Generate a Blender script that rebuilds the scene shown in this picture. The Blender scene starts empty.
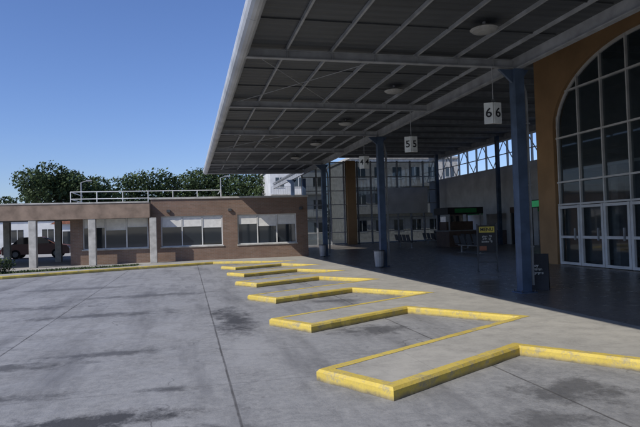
import bpy, math, random
from mathutils import Vector, Matrix
from mathutils.geometry import tessellate_polygon
random.seed(7)
S=bpy.context.scene
S.view_settings.view_transform='Standard'
S.view_settings.look='None'
S.view_settings.exposure=0
GZ=-.125
# ------------------------------------------------------------------ materials
def newmat(name):
    m=bpy.data.materials.new(name); m.use_nodes=True
    nt=m.node_tree; b=nt.nodes['Principled BSDF']
    return m,nt,b
def N(nt,t,**k):
    n=nt.nodes.new(t)
    for a,v in k.items(): setattr(n,a,v)
    return n
def mth(nt,op,a,b=None,c=None,clamp=False):
    n=nt.nodes.new('ShaderNodeMath'); n.operation=op; n.use_clamp=clamp
    for i,v in enumerate((a,b,c)):
        if v is None: continue
        if isinstance(v,(int,float)): n.inputs[i].default_value=v
        else: nt.links.new(v,n.inputs[i])
    return n.outputs[0]
def mixc(nt,f,a,b,mode='MIX'):
    n=nt.nodes.new('ShaderNodeMix'); n.data_type='RGBA'; n.blend_type=mode
    for s,v in ((n.inputs[0],f),(n.inputs[6],a),(n.inputs[7],b)):
        if isinstance(v,(int,float)): s.default_value=v
        elif isinstance(v,tuple): s.default_value=(*v[:3],1)
        else: nt.links.new(v,s)
    return n.outputs[2]
def noise(nt,vec,scale,detail=4,rough=.55):
    n=nt.nodes.new('ShaderNodeTexNoise'); n.inputs['Scale'].default_value=scale
    n.inputs['Detail'].default_value=detail; n.inputs['Roughness'].default_value=rough
    nt.links.new(vec,n.inputs['Vector']); return n.outputs['Fac']
def ramp(nt,f,a,b,lo=0.,hi=1.):
    n=nt.nodes.new('ShaderNodeMapRange'); nt.links.new(f,n.inputs[0])
    n.inputs[1].default_value=a;n.inputs[2].default_value=b;n.inputs[3].default_value=lo;n.inputs[4].default_value=hi
    return n.outputs[0]
def pos(nt):
    return N(nt,'ShaderNodeNewGeometry').outputs['Position']
def bump(nt,b,h,s,d=.01):
    n=nt.nodes.new('ShaderNodeBump'); n.inputs['Strength'].default_value=s; n.inputs['Distance'].default_value=d
    nt.links.new(h,n.inputs['Height']); nt.links.new(n.outputs[0],b.inputs['Normal'])
def mat(name,col,rough=.7,metal=0.,var=.18,scale=3.,bmp=0.,spec=.4,emit=0):
    m,nt,b=newmat(name); p=pos(nt)
    n1=noise(nt,p,scale,4); 
    dark=tuple(c*(1-var*1.6) for c in col); lite=tuple(min(1,c*(1+var)) for c in col)
    c=mixc(nt,ramp(nt,n1,.3,.7),dark,lite)
    nt.links.new(c,b.inputs['Base Color']); b.inputs['Roughness'].default_value=rough
    b.inputs['Metallic'].default_value=metal
    b.inputs['Specular IOR Level'].default_value=spec
    if emit: b.inputs['Emission Color'].default_value=(*col,1); b.inputs['Emission Strength'].default_value=emit
    if bmp: bump(nt,b,noise(nt,p,scale*12,3),bmp)
    return m
def lines(nt,coord,x0,s,w):
    a=mth(nt,'DIVIDE',mth(nt,'SUBTRACT',coord,x0),s)
    f=mth(nt,'ABSOLUTE',mth(nt,'SUBTRACT',a,mth(nt,'ROUND',a)))
    d=mth(nt,'MULTIPLY',f,s)
    return ramp(nt,d,w*.5,w*1.2,1,0)
def sep(nt,p):
    n=N(nt,'ShaderNodeSeparateXYZ'); nt.links.new(p,n.inputs[0]); return n.outputs
def comb(nt,x,y,z):
    n=N(nt,'ShaderNodeCombineXYZ')
    for i,v in enumerate((x,y,z)):
        if isinstance(v,(int,float)): n.inputs[i].default_value=v
        else: nt.links.new(v,n.inputs[i])
    return n.outputs[0]
def concrete_yard():
    m,nt,b=newmat('yard_concrete'); p=pos(nt); x,y,z=sep(nt,p)
    big=noise(nt,p,.35,4,.6); mid=noise(nt,p,1.7,6,.65); fine=noise(nt,p,45,3,.7); med2=noise(nt,p,9,4,.7)
    c=mixc(nt,ramp(nt,big,.3,.7),(.215,.218,.222),(.325,.325,.325))
    sx=mth(nt,'FLOOR',mth(nt,'DIVIDE',mth(nt,'SUBTRACT',x,.42),3.1)); sy=mth(nt,'FLOOR',mth(nt,'DIVIDE',mth(nt,'SUBTRACT',y,1.2),5.2))
    wn=N(nt,'ShaderNodeTexWhiteNoise'); wn.noise_dimensions='2D'; nt.links.new(comb(nt,sx,sy,0),wn.inputs['Vector'])
    c=mixc(nt,mth(nt,'MULTIPLY',wn.outputs['Value'],.4),c,(.19,.193,.197))
    c=mixc(nt,ramp(nt,mid,.42,.66,0,.65),c,(.135,.137,.14))
    c=mixc(nt,ramp(nt,med2,.42,.70,0,.55),c,(.38,.375,.365))
    c=mixc(nt,ramp(nt,fine,.35,.7,0,.45),c,(.36,.357,.345))
    st=noise(nt,comb(nt,mth(nt,'MULTIPLY',x,1.4),mth(nt,'MULTIPLY',y,.22),0),1.,5,.65)
    c=mixc(nt,ramp(nt,st,.48,.68,0,.6),c,(.095,.096,.10))
    w1=noise(nt,p,2.6,6,.78)
    tot=None
    for cx,cy,rx,ry,s in ((.78,10.9,.36,1.7,.88),(-.95,5.55,.95,.26,.94),(-1.6,5.2,.8,.16,.85),(-3.0,8.1,1.6,.24,.7),(-1.2,8.6,1.,.2,.7),(-4.2,9.6,1.4,.28,.6),(-.2,5.0,.5,.16,.7),(-1.9,12.6,1.5,.34,.65),(-4.6,14.5,2.0,.4,.6),(3.7,5.0,.6,.4,.65),(3.0,8.9,.7,.4,.7),(-.3,6.4,.25,.14,.7),(-3.5,19,2.,.5,.5),(3.2,12.7,.6,.3,.6),(-2.2,6.6,.8,.15,.65),(3.,4.3,.5,.22,.6),(-6,12,1.8,.3,.6),(-1,16,1.7,.4,.55),(.9,4.3,.4,.14,.6)):
        dx=mth(nt,'DIVIDE',mth(nt,'SUBTRACT',x,cx),rx); dy=mth(nt,'DIVIDE',mth(nt,'SUBTRACT',y,cy),ry)
        d=mth(nt,'SQRT',mth(nt,'ADD',mth(nt,'MULTIPLY',dx,dx),mth(nt,'MULTIPLY',dy,dy)))
        d=mth(nt,'ADD',d,mth(nt,'MULTIPLY',mth(nt,'SUBTRACT',w1,.5),4.2))
        k=ramp(nt,d,.4,1.2,s,0)
        tot=k if tot is None else mth(nt,'MAXIMUM',tot,k)
    c=mixc(nt,tot,c,(.042,.042,.044))
    v=N(nt,'ShaderNodeTexVoronoi'); v.inputs['Scale'].default_value=2.3; nt.links.new(p,v.inputs['Vector'])
    c=mixc(nt,ramp(nt,v.outputs['Distance'],.03,.08,.6,0),c,(.06,.06,.06))
    jx=lines(nt,mth(nt,'ADD',x,mth(nt,'MULTIPLY',mth(nt,'SUBTRACT',mid,.5),.03)),.42,3.1,.015)
    jy=lines(nt,y,1.2,5.2,.013)
    j=mth(nt,'MAXIMUM',jx,mth(nt,'MULTIPLY',jy,.4))
    j=mth(nt,'MULTIPLY',j,ramp(nt,mid,.3,.6,.4,.9))
    c=mixc(nt,j,c,(.06,.057,.055))
    v2=N(nt,'ShaderNodeTexVoronoi'); v2.feature='DISTANCE_TO_EDGE'; v2.inputs['Scale'].default_value=.33
    wp=N(nt,'ShaderNodeVectorMath'); wp.operation='ADD'; nt.links.new(p,wp.inputs[0])
    nz=N(nt,'ShaderNodeTexNoise'); nz.inputs['Scale'].default_value=1.5; nt.links.new(p,nz.inputs['Vector']); nt.links.new(nz.outputs['Color'],wp.inputs[1])
    nt.links.new(wp.outputs[0],v2.inputs['Vector'])
    cr=mth(nt,'MULTIPLY',ramp(nt,v2.outputs['Distance'],.001,.005,1,0),ramp(nt,big,.45,.55,0,.6))
    c=mixc(nt,cr,c,(.06,.06,.06))
    nt.links.new(c,b.inputs['Base Color']); 
    nt.links.new(ramp(nt,mid,.3,.7,.7,.92),b.inputs['Roughness'])
    bump(nt,b,mth(nt,'ADD',fine,mth(nt,'MULTIPLY',mid,.5)),.45,.009)
    return m
def pavement():
    m,nt,b=newmat('platform_concrete'); p=pos(nt); x,y,z=sep(nt,p)
    big=noise(nt,p,.6,4,.6); fine=noise(nt,p,30,3,.7); mid=noise(nt,p,3,5,.7)
    c=mixc(nt,ramp(nt,big,.3,.7),(.31,.30,.27),(.44,.42,.37))
    c=mixc(nt,ramp(nt,mid,.42,.68,0,.6),c,(.19,.182,.165))
    c=mixc(nt,ramp(nt,fine,.3,.7,0,.35),c,(.48,.46,.41))
    j=mth(nt,'MAXIMUM',lines(nt,x,6.4,1.9,.008),lines(nt,y,.4,1.915,.008))
    c=mixc(nt,mth(nt,'MULTIPLY',j,mth(nt,'MULTIPLY',mid,.4)),c,(.1,.1,.09))
    nt.links.new(c,b.inputs['Base Color']); b.inputs['Roughness'].default_value=.85
    bump(nt,b,fine,.35,.006)
    return m
def tiles():
    m,nt,b=newmat('hall_floor_tiles'); p=pos(nt); x,y,z=sep(nt,p)
    big=noise(nt,p,.5,4); mid=noise(nt,p,4,5,.7)
    c=mixc(nt,ramp(nt,big,.3,.7),(.175,.158,.142),(.26,.235,.21))
    c=mixc(nt,ramp(nt,mid,.4,.7,0,.5),c,(.10,.092,.086))
    j=mth(nt,'MAXIMUM',lines(nt,x,6.4,.4,.008),lines(nt,y,0,.4,.008))
    c=mixc(nt,mth(nt,'MULTIPLY',j,.5),c,(.08,.075,.07))
    nt.links.new(c,b.inputs['Base Color'])
    nt.links.new(ramp(nt,mid,.3,.7,.22,.42),b.inputs['Roughness'])
    return m
def yellow_paint():
    m,nt,b=newmat('yellow_kerb_paint'); p=pos(nt)
    n1=noise(nt,p,5,7,.78); n2=noise(nt,p,1.1,4); n3=noise(nt,p,40,3)
    c=mixc(nt,ramp(nt,n2,.3,.7),(.56,.41,.065),(.70,.54,.11))
    c=mixc(nt,ramp(nt,n3,.35,.7,0,.3),c,(.40,.31,.10))
    c=mixc(nt,ramp(nt,n1,.50,.64,0,.85),c,(.33,.29,.20))
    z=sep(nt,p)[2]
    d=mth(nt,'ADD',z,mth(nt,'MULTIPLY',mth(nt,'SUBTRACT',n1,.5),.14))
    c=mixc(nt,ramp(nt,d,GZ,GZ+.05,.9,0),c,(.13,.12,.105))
    nt.links.new(c,b.inputs['Base Color']); b.inputs['Roughness'].default_value=.75
    bump(nt,b,n1,.5,.02)
    return m
def brick(name,c1,c2,mo):
    m,nt,b=newmat(name); p=pos(nt); x,y,z=sep(nt,p)
    v=comb(nt,mth(nt,'ADD',x,y),z,0)
    t=N(nt,'ShaderNodeTexBrick'); nt.links.new(v,t.inputs['Vector'])
    t.inputs['Color1'].default_value=(*c1,1); t.inputs['Color2'].default_value=(*c2,1); t.inputs['Mortar'].default_value=(*mo,1)
    t.inputs['Scale'].default_value=1; t.inputs['Brick Width'].default_value=.25; t.inputs['Row Height'].default_value=.075; t.inputs['Mortar Size'].default_value=.01
    n=noise(nt,p,1.2,6,.7)
    c=mixc(nt,ramp(nt,n,.35,.7,0,.6),t.outputs['Color'],tuple(a*.55 for a in c1))
    nt.links.new(c,b.inputs['Base Color']); b.inputs['Roughness'].default_value=.85
    bump(nt,b,t.outputs['Fac'],-.4,.01)
    return m
def corrug(name,col,axis,pitch,rough=.5,metal=.0):
    m,nt,b=newmat(name); p=pos(nt); x,y,z=sep(nt,p)
    co=(x,y,z)[axis]
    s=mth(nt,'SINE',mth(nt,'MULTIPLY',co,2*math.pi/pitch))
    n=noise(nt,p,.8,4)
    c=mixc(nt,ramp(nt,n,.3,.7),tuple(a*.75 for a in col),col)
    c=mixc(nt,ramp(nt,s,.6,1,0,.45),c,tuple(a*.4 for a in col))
    sh=N(nt,'ShaderNodeTexWhiteNoise'); sh.noise_dimensions='2D'
    nt.links.new(comb(nt,mth(nt,'FLOOR',mth(nt,'DIVIDE',mth(nt,'SUBTRACT',x,2.05),.95)),mth(nt,'FLOOR',mth(nt,'DIVIDE',mth(nt,'SUBTRACT',y,11.2),2.325)),0),sh.inputs['Vector'])
    c=mixc(nt,mth(nt,'MULTIPLY',sh.outputs['Value'],.35),c,tuple(a*1.6 for a in col))
    nt.links.new(c,b.inputs['Base Color']); b.inputs['Roughness'].default_value=rough; b.inputs['Metallic'].default_value=metal
    bump(nt,b,s,.6,.02)
    return m
def glass(name,col,op,rough=.04):
    m,nt,b=newmat(name); p=pos(nt)
    b.inputs['Base Color'].default_value=(*col,1); b.inputs['Roughness'].default_value=rough; b.inputs['Specular IOR Level'].default_value=1.
    bump(nt,b,noise(nt,p,.9,2),.05,.02)
    if op<1:
        tr=N(nt,'ShaderNodeBsdfTransparent'); tr.inputs[0].default_value=(.7,.77,.80,1)
        mx=N(nt,'ShaderNodeMixShader'); mx.inputs[0].default_value=op
        nt.links.new(tr.outputs[0],mx.inputs[1]); nt.links.new(b.outputs[0],mx.inputs[2])
        nt.links.new(mx.outputs[0],nt.nodes['Material Output'].inputs[0])
    return m
def leafmat(name,col):
    m,nt,b=newmat(name); p=pos(nt)
    c=mixc(nt,ramp(nt,noise(nt,p,.7,2),.3,.7),tuple(a*.6 for a in col),tuple(a*1.3 for a in col))
    nt.links.new(c,b.inputs['Base Color']); b.inputs['Roughness'].default_value=.7; b.inputs['Specular IOR Level'].default_value=.2
    return m
M=dict(
 yard=concrete_yard(), pave=pavement(), tile=tiles(), yel=yellow_paint(),
 brick=brick('brown_brick',(.25,.155,.11),(.185,.12,.085),(.24,.20,.165)),
 fascia=mat('fascia_render',(.27,.20,.15),.85,var=.22,scale=2,bmp=.2),
 conc=mat('pale_concrete',(.46,.445,.41),.85,var=.2,scale=3,bmp=.2),
 white=mat('white_paint',(.66,.66,.64),.5,var=.1,scale=2),
 signw=mat('sign_acrylic',(.66,.68,.66),.4,var=.1,scale=6),
 offw=mat('white_wall',(.62,.63,.63),.8,var=.12,scale=1),
 steel=mat('grey_painted_steel',(.33,.34,.35),.5,var=.18,scale=3),
 canedge=mat('canopy_edge_paint',(.50,.51,.52),.45,var=.15,scale=1.2),
 dsteel=mat('dark_steel',(.07,.075,.08),.5,var=.2),
 blue=mat('blue_column_paint',(.06,.092,.15),.5,var=.22,scale=2.5),
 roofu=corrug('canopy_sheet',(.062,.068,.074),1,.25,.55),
 roofc=corrug('hall_ceiling_slope',(.20,.21,.22),1,.6,.6),
 ochre=mat('ochre_wall',(.37,.225,.11),.8,var=.12,scale=1.,bmp=.05),
 gdark=glass('dark_glass',(.02,.025,.03),1),
 gsemi=glass('clear_glass',(.04,.055,.065),.5),
 ghall=glass('hall_glass',(.02,.03,.036),.78),
 blind=mat('roller_blind',(.74,.73,.69),.8,var=.08,scale=5),
 grass=mat('grass_blades',(.09,.12,.04),.9,var=.4,scale=9),
 soil=mat('lawn',(.11,.12,.055),.95,var=.4,scale=3,bmp=.4),
 far=mat('far_ground',(.17,.165,.14),.95,var=.3,scale=.2),
 bark=mat('bark',(.11,.085,.06),.9,var=.3,scale=6,bmp=.5),
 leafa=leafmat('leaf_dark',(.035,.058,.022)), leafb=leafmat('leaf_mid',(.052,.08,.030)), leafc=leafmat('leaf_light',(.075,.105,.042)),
 black=mat('blackboard',(.02,.02,.022),.5,var=.2), chalk=mat('chalk_yellow',(.65,.52,.10),.8,var=.1), chalkw=mat('chalk_white',(.45,.45,.42),.8,var=.3,scale=30),
 green=mat('green_sign_paint',(.03,.25,.07),.5,var=.1), glow=mat('lit_green_sign',(.06,.42,.18),.5,var=.1,emit=.25), red=mat('red_paint',(.40,.06,.045),.5,var=.1),
 rooft=mat('terracotta_roof',(.30,.12,.07),.8,var=.25,scale=4), digit=mat('digit_ink',(.015,.015,.02),.5),
 lampg=mat('lamp_cover',(.30,.30,.29),.4), hallwood=mat('counter_panel',(.12,.08,.06),.6), rubber=mat('tyre_rubber',(.02,.02,.02),.8),
 carp=mat('grey_car_paint',(.20,.11,.10),.3,metal=.2,var=.05), roofm=mat('flat_roof_membrane',(.3,.29,.27),.9),
)
# ------------------------------------------------------------------ mesh builder
class MB:
    def __init__(s): s.v=[];s.f=[];s.m=[];s.ms=[]
    def mi(s,k):
        if k not in s.ms: s.ms.append(k)
        return s.ms.index(k)
    def face(s,pts,k):
        b=len(s.v); s.v+= [tuple(p) for p in pts]; s.f.append(tuple(range(b,b+len(pts)))); s.m.append(s.mi(k))
    def hexa(s,p,k):
        b=len(s.v); s.v+=[tuple(q) for q in p]
        for f in ((0,3,2,1),(4,5,6,7),(0,1,5,4),(1,2,6,5),(2,3,7,6),(3,0,4,7)):
            s.f.append(tuple(b+i for i in f)); s.m.append(s.mi(k))
    def box(s,x0,x1,y0,y1,z0,z1,k):
        s.hexa([(x0,y0,z0),(x1,y0,z0),(x1,y1,z0),(x0,y1,z0),(x0,y0,z1),(x1,y0,z1),(x1,y1,z1),(x0,y1,z1)],k)
    def beam(s,a,b,w,h,k,up=(0,0,1)):
        a=Vector(a);b=Vector(b);d=(b-a).normalized();u=Vector(up)
        if abs(d.dot(u))>.98: u=Vector((0,1,0))
        r=d.cross(u).normalized();u=r.cross(d).normalized()
        P=[]
        for q in (a,b):
            P+= [q-r*w/2-u*h/2,q+r*w/2-u*h/2,q+r*w/2+u*h/2,q-r*w/2+u*h/2]
        s.hexa(P,k)
    def cyl(s,a,b,r0,r1,k,n=10,cap=True):
        a=Vector(a);b=Vector(b);d=(b-a).normalized();u=Vector((0,0,1)) if abs(d.z)<.95 else Vector((1,0,0))
        r=d.cross(u).normalized();u=r.cross(d)
        o=len(s.v)
        for q,rr in ((a,r0),(b,r1)):
            for i in range(n):
                t=2*math.pi*i/n; s.v.append(tuple(q+r*math.cos(t)*rr+u*math.sin(t)*rr))
        for i in range(n):
            j=(i+1)%n; s.f.append((o+i,o+j,o+n+j,o+n+i)); s.m.append(s.mi(k))
        if cap:
            s.f.append(tuple(o+i for i in range(n))[::-1]); s.m.append(s.mi(k))
            s.f.append(tuple(o+n+i for i in range(n))); s.m.append(s.mi(k))
    def extr(s,prof,y0,y1,k):
        n=len(prof); o=len(s.v)
        for y in (y0,y1):
            for x,z in prof: s.v.append((x,y,z))
        for i in range(n):
            j=(i+1)%n; s.f.append((o+i,o+j,o+n+j,o+n+i)); s.m.append(s.mi(k))
        s.f.append(tuple(o+i for i in range(n))); s.m.append(s.mi(k))
        s.f.append(tuple(o+n+i for i in range(n))[::-1]); s.m.append(s.mi(k))
    def build(s,name,parent=None,bev=0,smooth=False,loc=None,rotz=0):
        me=bpy.data.meshes.new(name); me.from_pydata(s.v,[],s.f)
        for k in s.ms: me.materials.append(M[k])
        me.polygons.foreach_set('material_index',s.m)
        if smooth: me.polygons.foreach_set('use_smooth',[True]*len(s.f))
        me.update(); o=bpy.data.objects.new(name,me); S.collection.objects.link(o)
        if loc: o.location=loc
        o.rotation_euler=(0,0,rotz)
        if parent: o.parent=parent
        if bev:
            md=o.modifiers.new('bevel','BEVEL'); md.width=bev; md.segments=2; md.limit_method='ANGLE'
        return o
def empty(name,loc=(0,0,0),rotz=0):
    e=bpy.data.objects.new(name,None); e.empty_display_size=.3; e.location=loc; e.rotation_euler=(0,0,rotz); S.collection.objects.link(e); return e
def text(name,body,size,k,parent,loc,rot):
    c=bpy.data.curves.new(name,'FONT'); c.body=body; c.size=size; c.align_x='CENTER'; c.align_y='CENTER'; c.extrude=.002; c.offset=.004
    c.materials.append(M[k]); o=bpy.data.objects.new(name,c); S.collection.objects.link(o); o.parent=parent; o.location=loc; o.rotation_euler=rot; return o

# ------------------------------------------------------------------ ground
g=MB(); g.face([(-600,-600,GZ-.02),(600,-600,GZ-.02),(600,900,GZ-.02),(-600,900,GZ-.02)],'far'); g.build('ground')
g=MB(); g.face([(-45,-25,GZ),(8,-25,GZ),(8,31,GZ),(-45,31,GZ)],'yard'); g.build('bus_yard_pavement')
per=3.76
A=(1.92,5.22);B=(1.37,6.2);C=(5.35,8.45);D=(4.1,6.45)
pts=[(0,0)]
for k in range(-4,6):
    pts+= [(D[0],D[1]+per*k),(A[0],A[1]+per*k),(B[0],B[1]+per*k),(C[0],C[1]+per*k)]
pts[0]=(C[0],C[1]+per*-5)
pts[-1]=(4.9,B[1]+per*5+2.07)
pts+= [(1.2,28.95),(-2.3,27.5),(-7.3,24.9),(-44,12.5)]
def offset(pl,d):
    out=[]
    for i,p in enumerate(pl):
        p=Vector(p)
        a=Vector(pl[i-1]) if i>0 else None; b=Vector(pl[i+1]) if i<len(pl)-1 else None
        d1=(p-a).normalized() if a is not None else (b-p).normalized()
        d2=(b-p).normalized() if b is not None else d1
        n1=Vector((d1.y,-d1.x)); n2=Vector((d2.y,-d2.x))
        n=(n1+n2).normalized(); l=d/max(.35,n.dot(n1)); out.append(p+n*l)
    return out
O0=[Vector(p) for p in pts]; O1=offset(pts,.025); O2=offset(pts,.15)
kb=MB()
random.seed(2)
for i in range(len(pts)-1):
    a,b=O0[i],O0[i+1]; a1,b1=O1[i],O1[i+1]; a2,b2=O2[i],O2[i+1]
    n=max(1,int((b-a).length/.22)); jit=[0]+[random.uniform(-.012,.007) for _ in range(n-1)]+[0]
    nn=Vector(((b-a).y,-(b-a).x)).normalized()
    for q in range(n):
        t0,t1=q/n,(q+1)/n
        def L_(u,v,t): return u+(v-u)*t
        p0=L_(a,b,t0)-nn*jit[q]; p1=L_(a,b,t1)-nn*jit[q+1]; q0=L_(a1,b1,t0)-nn*jit[q]*.7; q1=L_(a1,b1,t1)-nn*jit[q+1]*.7; r0_=L_(a2,b2,t0)+nn*jit[q]; r1_=L_(a2,b2,t1)+nn*jit[q+1]
        z0=jit[q]*.5; z1=jit[q+1]*.5
        kb.face([(p0.x,p0.y,-.2),(p1.x,p1.y,-.2),(p1.x,p1.y,-.025+z1),(p0.x,p0.y,-.025+z0)],'yel')
        kb.face([(p0.x,p0.y,-.025+z0),(p1.x,p1.y,-.025+z1),(q1.x,q1.y,.004+z1*.2),(q0.x,q0.y,.004+z0*.2)],'yel')
        kb.face([(q0.x,q0.y,.004+z0*.2),(q1.x,q1.y,.004+z1*.2),(r1_.x,r1_.y,.004),(r0_.x,r0_.y,.004)],'yel')
kb.build('yellow_kerb')
O3=offset(pts,.10)
poly=[Vector((p.x,p.y,0)) for p in O3]+[Vector((-44,70,0)),Vector((30,70,0)),Vector((30,O2[0].y,0))]
pm=MB(); pm.v=[tuple(p) for p in poly]; pm.ms=['pave']
for t in tessellate_polygon([poly]): pm.f.append(tuple(t)); pm.m.append(0)
po=pm.build('platform_pavement')
import bmesh
bm=bmesh.new(); bm.from_mesh(po.data); bmesh.ops.recalc_face_normals(bm,faces=bm.faces)
if sum(f.normal.z for f in bm.faces)<0: bmesh.ops.reverse_faces(bm,faces=bm.faces)
bm.to_mesh(po.data); bm.free()
t=MB(); t.face([(6.45,-12,.004),(29,-12,.004),(29,49,.004),(6.45,49,.004)],'tile'); t.build('hall_floor')
l=MB(); l.face([(-30,18.3,.004),(-2.6,28.2,.004),(-2.2,29.2,.004),(-30,21.2,.004)],'soil'); l.build('lawn')
gr=MB()
for i in range(5000):
    u=random.random(); v=random.random()
    x=-22+19.6*u; ya=18.3+(x+30)*.3613; yb=21.2+(x+30)*.288; y=ya+(yb-ya)*v
    h=random.uniform(.03,.10); a=random.uniform(0,6.28); dx=math.cos(a)*.03; dy=math.sin(a)*.03
    gr.face([(x-dx,y-dy,.004),(x+dx,y+dy,.004),(x+random.uniform(-.03,.03),y+random.uniform(-.03,.03),h)],random.choice(['grass','leafb','leafc']))
gr.build('grass')

# ------------------------------------------------------------------ canopy
can=empty('bus_terminal_canopy')
Y0,Y1=-9.5,35.0
PX=(2.05,3.0,3.95,4.9,5.85,6.7)
b=MB()
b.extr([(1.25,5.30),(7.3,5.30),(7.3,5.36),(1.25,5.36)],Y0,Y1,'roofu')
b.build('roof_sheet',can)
b=MB()
prof=[]
for i in range(16):
    a=2*math.pi*i/16; prof.append((1.13+.15*math.cos(a),5.22+.20*math.sin(a)))
yy0=Y0
while yy0<Y1:
    yy1=min(yy0+4.65,Y1+.05); b.extr(prof,yy0,yy1-.012,'canedge'); yy0+=4.65
b.extr([(1.13+(x-1.13)*.93,5.22+(z-5.22)*.93) for x,z in prof],Y0,Y1,'dsteel')
b.build('edge_tube',can)
beamY=[11.2+4.65*k for k in range(-4,6)]
b=MB()
for y in beamY:
    b.box(1.2,7.2,y-.06,y+.06,5.05,5.065,'steel'); b.box(1.2,7.2,y-.008,y+.008,5.065,5.21,'steel'); b.box(1.2,7.2,y-.06,y+.06,5.21,5.225,'steel')
    for x in PX: b.box(x-.005,x+.005,y-.055,y-.009,5.065,5.21,'steel')
b.build('cross_beams',can)
b=MB()
for x in PX: b.box(x-.02,x+.02,Y0,Y1,5.227,5.297,'steel')
b.build('purlins',can)
b=MB()
for y0 in beamY[:-1]:
    for yy in (y0+1.55,y0+3.1): b.box(1.3,7.2,yy-.012,yy+.012,5.275,5.296,'dsteel')
for i,y0 in enumerate(beamY[:-1]):
    if i%2==0:
        b.cyl((1.4,y0+.1,5.16),(4.2,y0+4.55,5.16),.009,.009,'steel',6); b.cyl((4.2,y0+.1,5.18),(1.4,y0+4.55,5.18),.009,.009,'steel',6)
b.build('bracing_rods',can)
b=MB()
b.box(7.23,7.37,Y0,48,5.02,5.04,'steel'); b.box(7.29,7.31,Y0,48,5.04,5.35,'steel'); b.box(7.23,7.37,Y0,48,5.362,5.38,'steel')
b.build('main_girder',can)
b=MB()
b.box(1.2,7.22,Y1,Y1+.04,5.05,5.36,'canedge'); b.build('end_fascia',can)
for i in range(-2,5):
    y=9.25+4.65*i
    b=MB(); prof=[(0,.07),(.12,.07),(.22,.03),(.26,.0),(.22,-.035),(.12,-.065),(0,-.075)]
    n=18
    for j in range(len(prof)-1):
        for a in range(n):
            t0=2*math.pi*a/n;t1=2*math.pi*(a+1)/n
            (r0,z0),(r1,z1)=prof[j],prof[j+1]
            b.face([(r0*math.cos(t0),r0*math.sin(t0),z0),(r1*math.cos(t0),r1*math.sin(t0),z1),(r1*math.cos(t1),r1*math.sin(t1),z1),(r0*math.cos(t1),r0*math.sin(t1),z0)],'lampg')
    b.cyl((0,0,.07),(0,0,.14),.03,.03,'steel',8)
    b.build('ceiling_lamp',None,loc=(5.4,y,5.15))
def column(x,y,h=5.02,haunch=True,name='blue_column'):
    b=MB(); w=.115
    b.box(-w,w,-w,-w+.025,0.02,h,'blue'); b.box(-w,w,w-.025,w,.02,h,'blue'); b.box(-.012,.012,-w+.026,w-.026,.02,h,'blue')
    b.box(-w+.003,-w+.02,-w+.026,w-.026,.02,h,'blue') ; b.box(w-.02,w-.003,-w+.026,w-.026,.02,h,'blue')
    b.box(-.2,.2,-.2,.2,0.004,.03,'blue')
    for sx,sy in ((-.16,-.16),(.16,-.16),(-.16,.16),(.16,.16)): b.cyl((sx,sy,.03),(sx,sy,.07),.016,.016,'dsteel',6)
    if haunch:
        for s,L,H in ((-1,.34,.30),(1,.18,.22)):
            P=[(s*w,-.03,h-H),(s*(w+.01),-.03,h-H),(s*(w+L),-.03,h-.003),(s*w,-.03,h-.003)]
            b.hexa([P[0],P[1],P[2],P[3]]+[(p[0],.03,p[2]) for p in P],'blue')
    b.build(name,None,loc=(x,y,0))
for i in range(-2,4): column(7.3,11.2+9.3*i)
column(7.9,38.0,5.0,False)
for y in (25.7,35.2,45): column(21.2,y,7.6,False)
for y in (11.2,20.5,29.8):
    b=MB(); p=[(.26,.06,.15),(.26,.06,4.3),(.24,.06,4.55),(.16,.06,4.78),(.02,.20,4.94),(-.12,.2,5.2)]
    for i in range(len(p)-1): b.cyl(p[i],p[i+1],.04,.04,'steel',10)
    for z in (1,2.4,3.8): b.box(.12,.31,.02,.1,z,z+.03,'steel')
    b.build('downpipe',None,loc=(7.3,y,0))
for x,y,d in ((6.72,11.25,'6'),(6.68,15.9,'5'),(6.66,20.5,'4')):
    e=empty('platform_number_sign',(x,y,4.04),math.radians(-14))
    b=MB(); b.cyl((0,0,.27),(0,0,1.24),.011,.011,'steel',8)
    b.box(-.03,.03,-.03,.03,.25,.3,'dsteel'); b.build('hanger',e)
    b=MB()
    for s in (-1,1):
        a=math.radians(22)
        c,sn=math.cos(a),math.sin(a); W=.20
        p0=(s*.012,-.03); p1=(s*.012+s*W*c,-.03+W*sn)
        nx,ny=(p1[0]-p0[0])/W,(p1[1]-p0[1])/W
        q=(-ny*s*.06,nx*s*.06)
        P=[p0,p1,(p1[0]+q[0],p1[1]+q[1]),(p0[0]+q[0],p0[1]+q[1])]
        b.hexa([(u,v,-.235) for u,v in P]+[(u,v,.24) for u,v in P],'signw')
        text('digit_face',d,.29,'digit',e,((p0[0]+p1[0])/2,(p0[1]+p1[1])/2-.008,-.0),(math.radians(90),0,math.atan2(ny*s,nx*s)))
    b.build('sign_box',e,bev=.006)

# ------------------------------------------------------------------ terminal hall
hall=empty('bus_terminal_hall')
b=MB()
b.extr([(7.3,5.46),(13,7.85),(23,7.85),(23,7.95),(13,7.95),(7.3,5.56)],Y0,48.5,'roofc'); b.build('roof',hall)
b=MB()
y=Y0+1
while y<48:
    b.beam((7.4,y,5.42),(13,y,7.75),.08,.12,'steel')
    b.box(13.02,22,y-.05,y+.05,7.62,7.84,'steel')
    y+=2.325
for x in (8.8,10.3,11.8): 
    z=5.46+(x-7.3)/5.7*2.39
    b.box(x-.04,x+.04,Y0,48,z-.07,z-.005,'steel')
b.build('roof_ribs',hall)
ya,yc,hw,sp,ri=9.8,13.8,4.0,4.9,2.4
XF=13.0
def archz(y,s=1.):
    t=max(0,1-((y-yc)/(hw*s))**2); return sp+ri*s*math.sqrt(t)
b=MB(); n=40
yy=[yc-hw*math.cos(math.pi*i/n) for i in range(n+1)]
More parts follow.
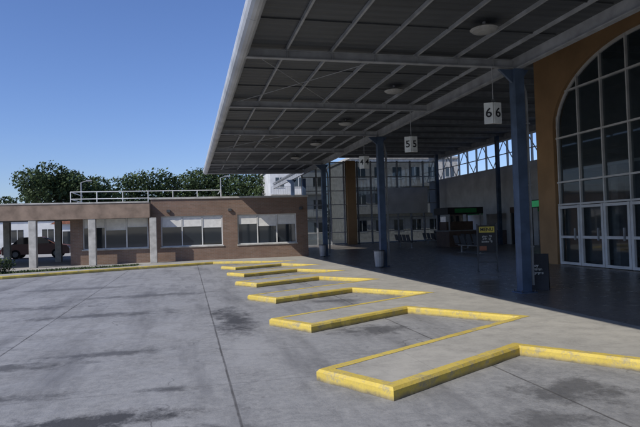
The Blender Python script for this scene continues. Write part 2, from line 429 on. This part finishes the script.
for i in range(n):
    z0=archz(yy[i]) if i>0 else sp; z1=archz(yy[i+1]) if i<n-1 else sp
    b.hexa([(XF,yy[i],z0),(XF+.35,yy[i],z0),(XF+.35,yy[i+1],z1),(XF,yy[i+1],z1),(XF,yy[i],7.84),(XF+.35,yy[i],7.84),(XF+.35,yy[i+1],7.84),(XF,yy[i+1],7.84)],'ochre')
b.box(XF,XF+.35,17.8,18.8,0.004,7.84,'ochre')
b.box(XF,XF+.35,8.7,9.8,0.004,7.84,'ochre')
b.build('arch_wall',hall)
b=MB(); b.box(XF+.1,XF+.3,-9.5,8.7,0.004,7.84,'offw'); b.box(XF+.35,22,18.5,18.75,0.004,7.84,'offw'); b.build('side_walls',hall)
b=MB()
n=24; pp=[(XF+.18,9.84,.01)]+[(XF+.18,yc-(hw-.03)*math.cos(math.pi*i/n),sp+(ri-.03)*math.sin(math.pi*i/n)) for i in range(n+1)]+[(XF+.18,17.76,.01)]
b.face(pp,'gsemi')
b.build('arch_glass',hall)
b=MB()
b.box(XF+.4,21.9,8.9,9.0,0.004,7.8,'hallwood'); b.box(XF+6,XF+6.1,9,18.45,.004,7.8,'offw'); b.box(XF+.9,XF+6,9,18.45,3.4,3.5,'offw')
for k_ in range(4): b.box(XF+4.6,XF+5.4,10+2.1*k_,11.5+2.1*k_,.004,1.1,'conc')
for k_ in range(3): b.box(XF+1.0,XF+1.3,10.5+2.7*k_,10.8+2.7*k_,.004,3.39,'conc')
b.build('lobby_interior',hall)
b=MB()
def vb(y,w,z0,z1,x0=.12,x1=.24,k='white'): b.box(XF+x0-.02,XF+x1,y-w/2,y+w/2,z0,z1,k)
for y in [17.72-i*1.12 for i in range(8)]:
    vb(y,.05,0.01,archz(y)-.02)
for z in (2.15,2.95,4.55,6.15):
    w=hw if z<sp else hw*math.sqrt(max(0,1-((z-sp)/ri)**2))
    b.box(XF+.09,XF+.23,yc-w+.01,yc+w-.01,z-.03,z+.03,'white')
pr=None
for i in range(33):
    a=math.pi*i/32; p=(XF+.16,yc-(hw-.04)*math.cos(a),sp+(ri-.04)*math.sin(a))
    if pr: b.beam(pr,p,.13,.07,'white',up=(1,0,0))
    pr=p
b.build('arch_frame',hall)
b=MB()
for y0 in (16.55,15.43,14.31,13.19,12.07):
    for q in (y0+.06,y0+1.06): b.box(XF+.0,XF+.08,q-.05,q+.05,0.03,2.1,'white')
    for z in (.03,.95,2.0): b.box(XF+.0,XF+.075,y0+.112,y0+1.008,z,z+.09,'white')
    b.box(XF-.06,XF-.0,y0+.2,y0+.24,.9,1.3,'steel')
b.build('entrance_doors',hall)
b=MB()
b.box(22,22.25,18.9,48.4,2.6,5.45,'offw'); b.box(22,22.25,18.9,48.4,7.35,7.84,'steel')
b.box(22.05,22.2,18.9,48.4,5.45,5.52,'steel')
y=19.4
while y<48.3:
    b.box(22.03,22.17,y-.04,y+.04,5.52,7.35,'white'); y+=1.45
b.box(22.06,22.14,18.9,48.4,6.4,6.46,'white')
y=19.4
while y<47:
    b.cyl((21.8,y,5.5),(21.8,y+1.45,7.3),.035,.035,'white',6); b.cyl((21.8,y+1.45,7.3),(21.8,y+2.9,5.5),.035,.035,'white',6); y+=2.9
b.cyl((21.8,18.9,5.45),(21.8,48.3,5.45),.05,.05,'white',8); b.cyl((21.8,18.9,7.35),(21.8,48.3,7.35),.05,.05,'white',8)
b.box(21.88,21.98,31.4,33.8,2.5,2.9,'glow'); b.box(21.86,21.99,31.3,33.9,2.9,2.95,'dsteel'); b.box(21.86,21.99,31.3,33.9,2.45,2.498,'dsteel')
b.build('clerestory_wall',hall)
b=MB()
y=19.2; i=0
while y<47:
    b.box(22.02,22.2,y,y+.5,.004,2.6,'offw'); 
    if i%3==1: b.box(22.1,22.15,y+.5,y+3.2,.004,2.2,'gdark')
    else: b.box(22.1,22.15,y+.5,y+3.2,.004,1.0,'hallwood'); 
    b.box(22.03,22.2,y+.5,y+3.2,2.2,2.6,('green','hallwood','offw')[i%3])
    y+=3.2;i+=1
b.box(25.5,25.7,19,48,.004,2.6,'offw'); b.box(22.3,25.7,19,48,2.62,2.7,'conc')
b.build('shop_fronts',hall)
b=MB()
b.face([(9.6,47,.05),(22,47,.05),(22,47,7.2),(9.6,47,7.2)],'ghall')
b.build('end_glazing',hall)
b=MB()
x=9.6
while x<22.1:
    b.box(x-.05,x+.05,46.88,47.1,.004,7.3,'steel'); x+=1.24
for z in (.05,1.1,2.3,3.5,4.7,5.9,7.2): b.box(9.6,22,46.9,47.08,z-.035,z+.035,'steel')
b.box(13.5,14.3,46.6,47.2,.004,7.3,'ochre'); b.box(16.4,21,46.7,46.85,2.6,4.9,'offw')
b.build('end_mullions',hall)

# ------------------------------------------------------------------ brick building (left)
bb=empty('brick_terminal_building')
YB=31.0
b=MB()
wins=[(-5.30,-2.05),(-1.4,1.85),(2.65,5.95)]
z0,z1=.78,2.42
edges=[-5.9]
for a,c in wins: edges+= [a,c]
edges.append(6.6)
for i in range(0,len(edges),2):
    b.box(edges[i],edges[i+1],YB,YB+.25,0.004,2.45,'brick')
for a,c in wins:
    b.box(a,c,YB,YB+.25,.004,z0-.06,'brick'); b.box(a-.05,c+.05,YB-.05,YB-.002,z0-.06,z0,'conc'); b.box(a,c,YB,YB+.2,z0-.058,z0-.002,'conc')
    b.box(a,c,YB,YB+.25,z1,2.45,'brick')
b.box(-1.9,6.6,YB,YB+.25,2.45,3.33,'brick')
b.box(-5.9,-1.9,YB,YB+.25,2.45,2.9,'brick')
b.box(6.35,6.6,YB+.25,42,.004,3.33,'brick'); b.box(-5.9,-5.65,YB+.25,42,.004,2.9,'brick'); b.box(-5.65,6.35,41.75,42,.004,2.9,'brick')
b.build('walls',bb)
b=MB()
b.box(-1.95,6.66,YB-.06,YB+.3,3.33,3.43,'conc')
b.box(-1.9,6.35,YB+.3,41.7,3.0,3.1,'roofm'); 
b.box(-34,-1.93,30.0,30.25,2.35,3.12,'fascia'); b.box(-34,-1.93,29.97,30.3,3.12,3.19,'conc')
b.box(-34,-1.95,30.26,YB-.005,2.42,2.52,'conc'); b.box(-34,-5.95,YB+.0,36,2.42,2.52,'conc')
b.box(-34,-1.95,30.3,42,2.93,3.0,'roofm')
b.box(-1.93,-1.9,30.0,YB-.01,2.35,3.15,'fascia')
b.build('roof_and_fascia',bb)
b=MB()
for x in (-1.75,-4.7,-7.45,-10.2,-12.95,-15.7,-18.45):
    b.box(x-.17,x+.17,30.02,30.36,0.004,2.345,'conc')
for x in (-7.45,-10.2,-12.95,-15.7,-18.45): b.box(x-.17,x+.17,35.6,35.94,0.004,2.41,'conc')
b.build('portico_columns',bb,bev=.015)
wf=MB(); wg=MB(); wb=MB()
for wi,(a,c) in enumerate(wins):
    wg.box(a+.04,c-.04,YB+.14,YB+.16,z0,z1,'gdark')
    wf.box(a,c,YB+.08,YB+.2,z0,z0+.05,'white'); wf.box(a,c,YB+.08,YB+.2,z1-.05,z1,'white')
    for j in range(4):
        x=a+.03+(c-a-.06)*j/3; wf.box(x-.028,x+.028,YB+.085,YB+.195,z0+.05,z1-.05,'white')
    for j in range(3):
        xa=a+.07+(c-a-.06)*j/3; xb=a+(c-a-.06)*(j+1)/3-.01
        hh=random.choice((.44,.50,.58)) 
        wb.box(xa,xb,YB+.115,YB+.13,z1-.06-hh,z1-.06,'blind')
        wf.box(xa,xb,YB+.10,YB+.14,z1-.085-hh,z1-.061-hh,'white')
wg.build('window_glass',bb); wf.build('window_frames',bb); wb.build('window_blinds',bb)
b=MB()
for x in (-1.0,2.25,6.2):
    b.box(x-.09,x+.09,YB-.12,YB-.002,2.62,2.76,'dsteel')
b.box(3.5,4.4,34,34.8,3.1,3.62,'offw'); b.box(-.6,.2,35,35.7,3.1,3.6,'offw')
b.build('wall_lights_and_roof_units',bb)
b=MB()
for z in (3.55,3.95): b.cyl((-6.3,33.4,z),(1.95,33.4,z),.025,.025,'white',8)
x=-6.3
while x<2.0:
    b.cyl((x,33.4,2.95),(x,33.4,3.95),.025,.025,'white',8); x+=1.375
for x in (-6.3,1.95): 
    for z in (3.55,3.95): b.cyl((x,33.4,z),(x,37,z),.025,.025,'white',8)
b.build('roof_railing')

# ------------------------------------------------------------------ vegetation
def rnd_in():
    while True:
        v=Vector((random.uniform(-1,1),random.uniform(-1,1),random.uniform(-1,1)))
        if v.length<=1: return v
def leaves(mb,blobs,per,size):
    for (cx,cy,cz,rx,ry,rz) in blobs:
        n=int(per*rx*rz)
        for i in range(n):
            v=rnd_in(); 
            if v.length<.55 and random.random()<.6: v=v.normalized()*random.uniform(.6,1.)
            v*=1+random.gauss(0,.09)
            c=Vector((cx+v.x*rx,cy+v.y*ry,cz+v.z*rz)); s=size*random.uniform(.5,1.3)
            a=rnd_in().normalized(); u=a.orthogonal().normalized(); w=a.cross(u)
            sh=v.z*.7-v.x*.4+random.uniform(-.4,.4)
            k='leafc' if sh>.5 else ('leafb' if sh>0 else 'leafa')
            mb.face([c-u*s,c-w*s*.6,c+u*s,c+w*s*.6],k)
def tree(name,x,y,h,r,seed,dens=260,size=.17):
    random.seed(seed)
    b=MB(); th=h*.42
    b.cyl((x,y,-.17),(x+.1,y,th),.28,.18,'bark',9)
    bl=[]
    for i in range(13):
        a=random.uniform(0,6.28); rr=r*random.uniform(.2,.85); z=random.uniform(h*.42,h*.82)
        p=(x+math.cos(a)*rr,y+math.sin(a)*rr,z)
        b.cyl((x+.1,y,th*random.uniform(.7,1)),p,.11,.03,'bark',6)
        q=r*random.uniform(.28,.46); bl.append((*p,q*1.1,q*1.1,q*.8))
    bl.append((x,y,h-r*.35,r*.5,r*.5,r*.33)); bl.append((x,y,h*.62,r*.75,r*.7,r*.55)); bl.append((x-r*.4,y,h*.75,r*.45,r*.45,r*.4)); bl.append((x+r*.45,y,h*.7,r*.45,r*.45,r*.4))
    leaves(b,bl,dens,size)
    b.build(name)
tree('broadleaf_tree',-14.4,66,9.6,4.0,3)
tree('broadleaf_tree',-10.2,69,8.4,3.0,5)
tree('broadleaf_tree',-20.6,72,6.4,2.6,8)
random.seed(21)
b=MB(); bl=[]
for i in range(26):
    x=-8.5+i*1.0+random.uniform(-.4,.4); top=9.1+.6*math.sin(i*.6)+min(1.1,i*.12)+random.uniform(-.35,.35)
    for j in range(3):
        r=random.uniform(1.4,2.3); bl.append((x+random.uniform(-.6,.6),80+random.uniform(-2,3),top-r*.8-j*1.7,r*1.2,r,r*.8))
    if i%4==0: b.cyl((x,80,-.17),(x,80,6),.3,.15,'bark',7)
leaves(b,bl,120,.2)
b.build('tree_row')
random.seed(33)
b=MB(); bl=[]
for i in range(60):
    x=-110+i*4+random.uniform(-1,1); r=random.uniform(2.2,3.6)
    bl.append((x,112+random.uniform(-4,4),r*.8,r*1.3,r,r)); bl.append((x+1.5,113,r*.8+1.6,r,r,r*.8))
for i in range(7):
    x=33+i*2.3; r=random.uniform(1.8,2.8); bl.append((x,66+random.uniform(-2,2),5.0+random.uniform(-.8,.8),r,r,r)); bl.append((x,66,2.6,r,r,r))
for i in range(10):
    y=22+i*4.5; r=random.uniform(2,3); bl.append((44,y,4.4,r,r,r)); bl.append((44,y,2,r,r,r))
leaves(b,bl,28,.34)
b.build('background_trees')
random.seed(4)
b=MB(); leaves(b,[(-8.6,26.6,.42,.75,.55,.42),(-7.9,26.9,.34,.5,.4,.36),(-9.3,26.4,.36,.5,.5,.38)],2400,.055)
for i in range(10):
    a=random.uniform(0,6.28); b.cyl((-8.6,26.6,0),(-8.6+.5*math.cos(a),26.6+.4*math.sin(a),.5),.02,.01,'bark',5)
b.build('shrub')

# ------------------------------------------------------------------ background buildings
def house(name,x0,x1,y0,y1,h,wall,flr):
    e=empty(name)
    b=MB(); b.box(x0,x1,y0,y1,-.17,h,wall); b.build('walls',e)
    b=MB(); b.box(x0-.2,x1+.2,y0-.2,y1+.2,h+.002,h+.25,'conc'); b.build('roof',e)
    b=MB(); f=MB(); fl=int(round(h/flr)); n=max(2,int((x1-x0)/2.2))
    for i in range(fl):
        for j in range(n):
            cx=x0+(j+.5)*(x1-x0)/n; cz=i*flr+.9
            b.box(cx-.55,cx+.55,y0-.02,y0+.05,cz,cz+1.3,'gdark'); f.box(cx-.62,cx+.62,y0-.05,y0-.022,cz-.07,cz,'white'); f.box(cx-.03,cx+.03,y0-.05,y0-.022,cz,cz+1.3,'white')
        if i>0: f.box(x0,x1,y0-1.0,y0-.06,i*flr-.15,i*flr,'conc')
        if i>0:
            f.box(x0,x1,y0-1.0,y0-.96,i*flr+.9,i*flr+.95,'steel')
            xx=x0
            while xx<x1: f.box(xx,xx+.03,y0-.995,y0-.965,i*flr,i*flr+.9,'steel'); xx+=.3
    b.build('windows',e); f.build('balconies_and_frames',e); return e
house('white_apartment_building',10.5,18,72,82,9.2,'offw',3.0)
house('white_apartment_building',18.5,32,62,72,9.4,'conc',3.1)
house('white_house',-21,-12.5,62,70,3.2,'offw',3.2)
e=empty('red_roof_house')
b=MB(); b.box(-12,-9,56,61,-.17,2.6,'offw'); b.extr([(-12.3,2.6),(-8.7,2.6),(-10.5,3.6)],55.7,61.3,'rooft'); b.box(-11.3,-10.4,55.97,56.02,.6,1.9,'gdark'); b.build('house_body',e)
def car(x,y,rot,k):
    e=empty('parked_car',(x,y,0),rot)
    b=MB()
    body=[(-2.1,.35),(-2.12,.75),(-1.95,.92),(-1.2,.98),(1.05,.98),(1.95,.82),(2.1,.6),(2.1,.32)]
    cab=[(-1.5,.981),(-1.05,1.42),(.35,1.45),(1.1,.981)]
    b.extr(body,-.83,.83,k); b.build('body',e,bev=.05)
    b=MB(); b.extr(cab,-.70,.70,'gdark'); b.build('windows',e,bev=.04)
    b=MB(); b.extr([(-1.08,1.40),(-1.0,1.47),(.32,1.49),(.42,1.42)],-.68,.68,k); b.build('roof',e,bev=.02)
    b=MB()
    for wx in (-1.3,1.3):
        for s in (-1,1):
            b.cyl((wx,s*.68,.32),(wx,s*.86,.32),.32,.32,'rubber',18); b.cyl((wx,s*.861,.32),(wx,s*.875,.32),.19,.17,'steel',12)
    b.build('wheels',e)
    b=MB(); b.box(2.05,2.13,-.75,-.45,.6,.74,'signw'); b.box(2.05,2.13,.45,.75,.6,.74,'signw'); b.box(-2.15,-2.09,-.78,-.5,.7,.85,'red'); b.box(-2.15,-2.09,.5,.78,.7,.85,'red'); b.build('lamps',e)
car(-10.4,43.5,.05,'carp'); car(-15.6,45,.1,'red')
def lamp(x,y,h):
    b=MB(); b.cyl((x,y,-.17),(x,y,h),.08,.05,'steel',8); b.cyl((x,y,h),(x+.5,y,h+.15),.035,.03,'steel',6); b.box(x+.4,x+.85,y-.1,y+.1,h+.1,h+.2,'steel'); b.build('street_lamp')
lamp(2.9,50,6.2); lamp(-8.6,50,5.9)

# ------------------------------------------------------------------ street furniture
e=empty('menu_board',(9.45,16.5,.004),math.radians(-25))
b=MB()
for s in (-1,1):
    b.box(s*.3-.02,s*.3+.02,-.02,.02,0.01,1.55,'dsteel'); b.box(s*.3-.02,s*.3+.02,-.25,.25,0,.03,'dsteel')
b.box(-.28,.28,-.015,.015,.28,.31,'dsteel'); b.build('stand',e)
b=MB(); b.box(-.279,.279,-.02,.02,.62,1.5,'black'); b.box(-.24,.24,-.026,-.021,1.26,1.45,'chalk'); b.box(-.24,-.02,-.026,-.021,.68,.82,'rooft'); b.build('panel',e)
text('menu_heading','MENU',.15,'digit',e,(0,-.029,1.355),(math.radians(90),0,0))
text('menu_lines','pizza  80\ncafe  25\nlomito 90',.085,'chalkw',e,(0,-.024,1.05),(math.radians(90),0,0))
e=empty('sandwich_board',(7.95,11.7,.004),math.radians(-38))
b=MB()
for s in (-1,1):
    P=[(-.28,s*.28,0),(.28,s*.28,0),(.28,s*.25,0),(-.28,s*.25,0),(-.28,s*.04,.82),(.28,s*.04,.82),(.28,s*.01,.82),(-.28,s*.01,.82)]
    b.hexa(P,'black')
b.build('boards',e)
text('board_text','hoy\nmilanesa\ncon papas',.085,'chalkw',e,(0,-.187,.47),(math.radians(90-16),0,0))
for x,y in ((7.0,20.1),(7.0,29.2)):
    b=MB(); b.cyl((0,0,.05),(0,0,.62),.16,.20,'steel',14); b.cyl((0,0,.62),(0,0,.66),.215,.215,'dsteel',14); b.cyl((0,0,0),(0,0,.05),.12,.12,'dsteel',10)
    b.build('litter_bin',None,loc=(x,y,.004))
def bench(x,y,r,k='dsteel'):
    b=MB()
    for i in range(4):
        q=-1.05+.7*i; b.box(q-.26,q+.26,-.22,.22,.42,.46,k); b.hexa([(q-.26,.2,.5),(q+.26,.2,.5),(q+.26,.24,.5),(q-.26,.24,.5),(q-.26,.3,.92),(q+.26,.3,.92),(q+.26,.34,.92),(q-.26,.34,.92)],k)
    b.box(-1.35,1.35,-.03,.03,.36,.41,'steel')
    for s in (-1,1): b.box(s*1-.03,s*1+.03,-.03,.03,.02,.36,'steel'); b.box(s*1-.03,s*1+.03,-.25,.25,0,.02,'steel')
    b.build('waiting_bench',None,loc=(x,y,.004),rotz=r)
bench(14.5,27,math.pi/2); bench(17,31,math.pi/2); bench(14.5,36,math.pi/2); bench(17.5,38,math.pi/2)
e=empty('kiosk',(18.2,35.5,.004))
b=MB(); b.box(-1.2,1.2,-1,1,0,1.05,'hallwood'); b.box(-1.25,1.25,-1.05,1.05,1.05,1.1,'steel')
for sx in (-1.15,1.15):
    for sy in (-.95,.95): b.box(sx-.04,sx+.04,sy-.04,sy+.04,1.1,2.2,'steel')
b.box(-1.3,1.3,-1.1,1.1,2.2,2.65,'black'); b.box(-.8,.8,-1.115,-1.102,2.28,2.56,'green'); b.box(-1,1,-.2,.9,1.11,1.7,'hallwood'); b.build('kiosk_body',e)

# ------------------------------------------------------------------ light, world, camera
sd=Vector((-.80,-.42,.78)).normalized()
el=math.asin(sd.z); az=math.atan2(sd.x,sd.y)
w=bpy.data.worlds.new('World'); S.world=w; w.use_nodes=True; nt=w.node_tree
bg=nt.nodes['Background']; sk=nt.nodes.new('ShaderNodeTexSky'); sk.sky_type='NISHITA'; sk.sun_disc=False
sk.sun_elevation=el; sk.sun_rotation=az%(2*math.pi); sk.air_density=1.1; sk.dust_density=.4; sk.ozone_density=4.
tc=nt.nodes.new('ShaderNodeTexCoord'); sx_,sy_,sz_=sep(nt,tc.outputs['Generated'])
cn=noise(nt,comb(nt,mth(nt,'MULTIPLY',sx_,5),mth(nt,'MULTIPLY',sy_,5),mth(nt,'MULTIPLY',sz_,22)),1.,6,.6)
band=mth(nt,'MULTIPLY',ramp(nt,sz_,.0,.03,0,1),ramp(nt,sz_,.07,.16,1,0))
cl=mth(nt,'MULTIPLY',mth(nt,'MULTIPLY',ramp(nt,cn,.50,.66,0,.6),band),ramp(nt,sx_,-.35,-.15,1,0))
tint=mixc(nt,1.,sk.outputs[0],(.76,.82,1.10),'MULTIPLY')
col=mixc(nt,cl,tint,(5.4,5.8,6.5))
nt.links.new(col,bg.inputs[0]); bg.inputs[1].default_value=.125
L=bpy.data.lights.new('sun','SUN'); L.energy=3.9; L.angle=math.radians(.5); L.color=(1,.95,.87)
lo=bpy.data.objects.new('sun',L); lo.rotation_euler=sd.to_track_quat('Z','Y').to_euler(); lo.location=(-20,-10,30); S.collection.objects.link(lo)
cd=bpy.data.cameras.new('camera'); cam=bpy.data.objects.new('camera',cd); S.collection.objects.link(cam)
cd.sensor_width=36; cd.lens=31.5; cd.clip_end=2000; cd.clip_start=.05
yaw,pit,rol=math.radians(13.3),math.radians(1.39),math.radians(1.7)
f=Vector((math.sin(yaw)*math.cos(pit),math.cos(yaw)*math.cos(pit),math.sin(pit)))
r0=Vector((math.cos(yaw),-math.sin(yaw),0)); u0=r0.cross(f)
r=r0*math.cos(rol)-u0*math.sin(rol); u=r0*math.sin(rol)+u0*math.cos(rol)
mw=Matrix(((r.x,u.x,-f.x,0),(r.y,u.y,-f.y,0),(r.z,u.z,-f.z,1.6),(0,0,0,1)))
cam.matrix_world=mw
S.camera=cam
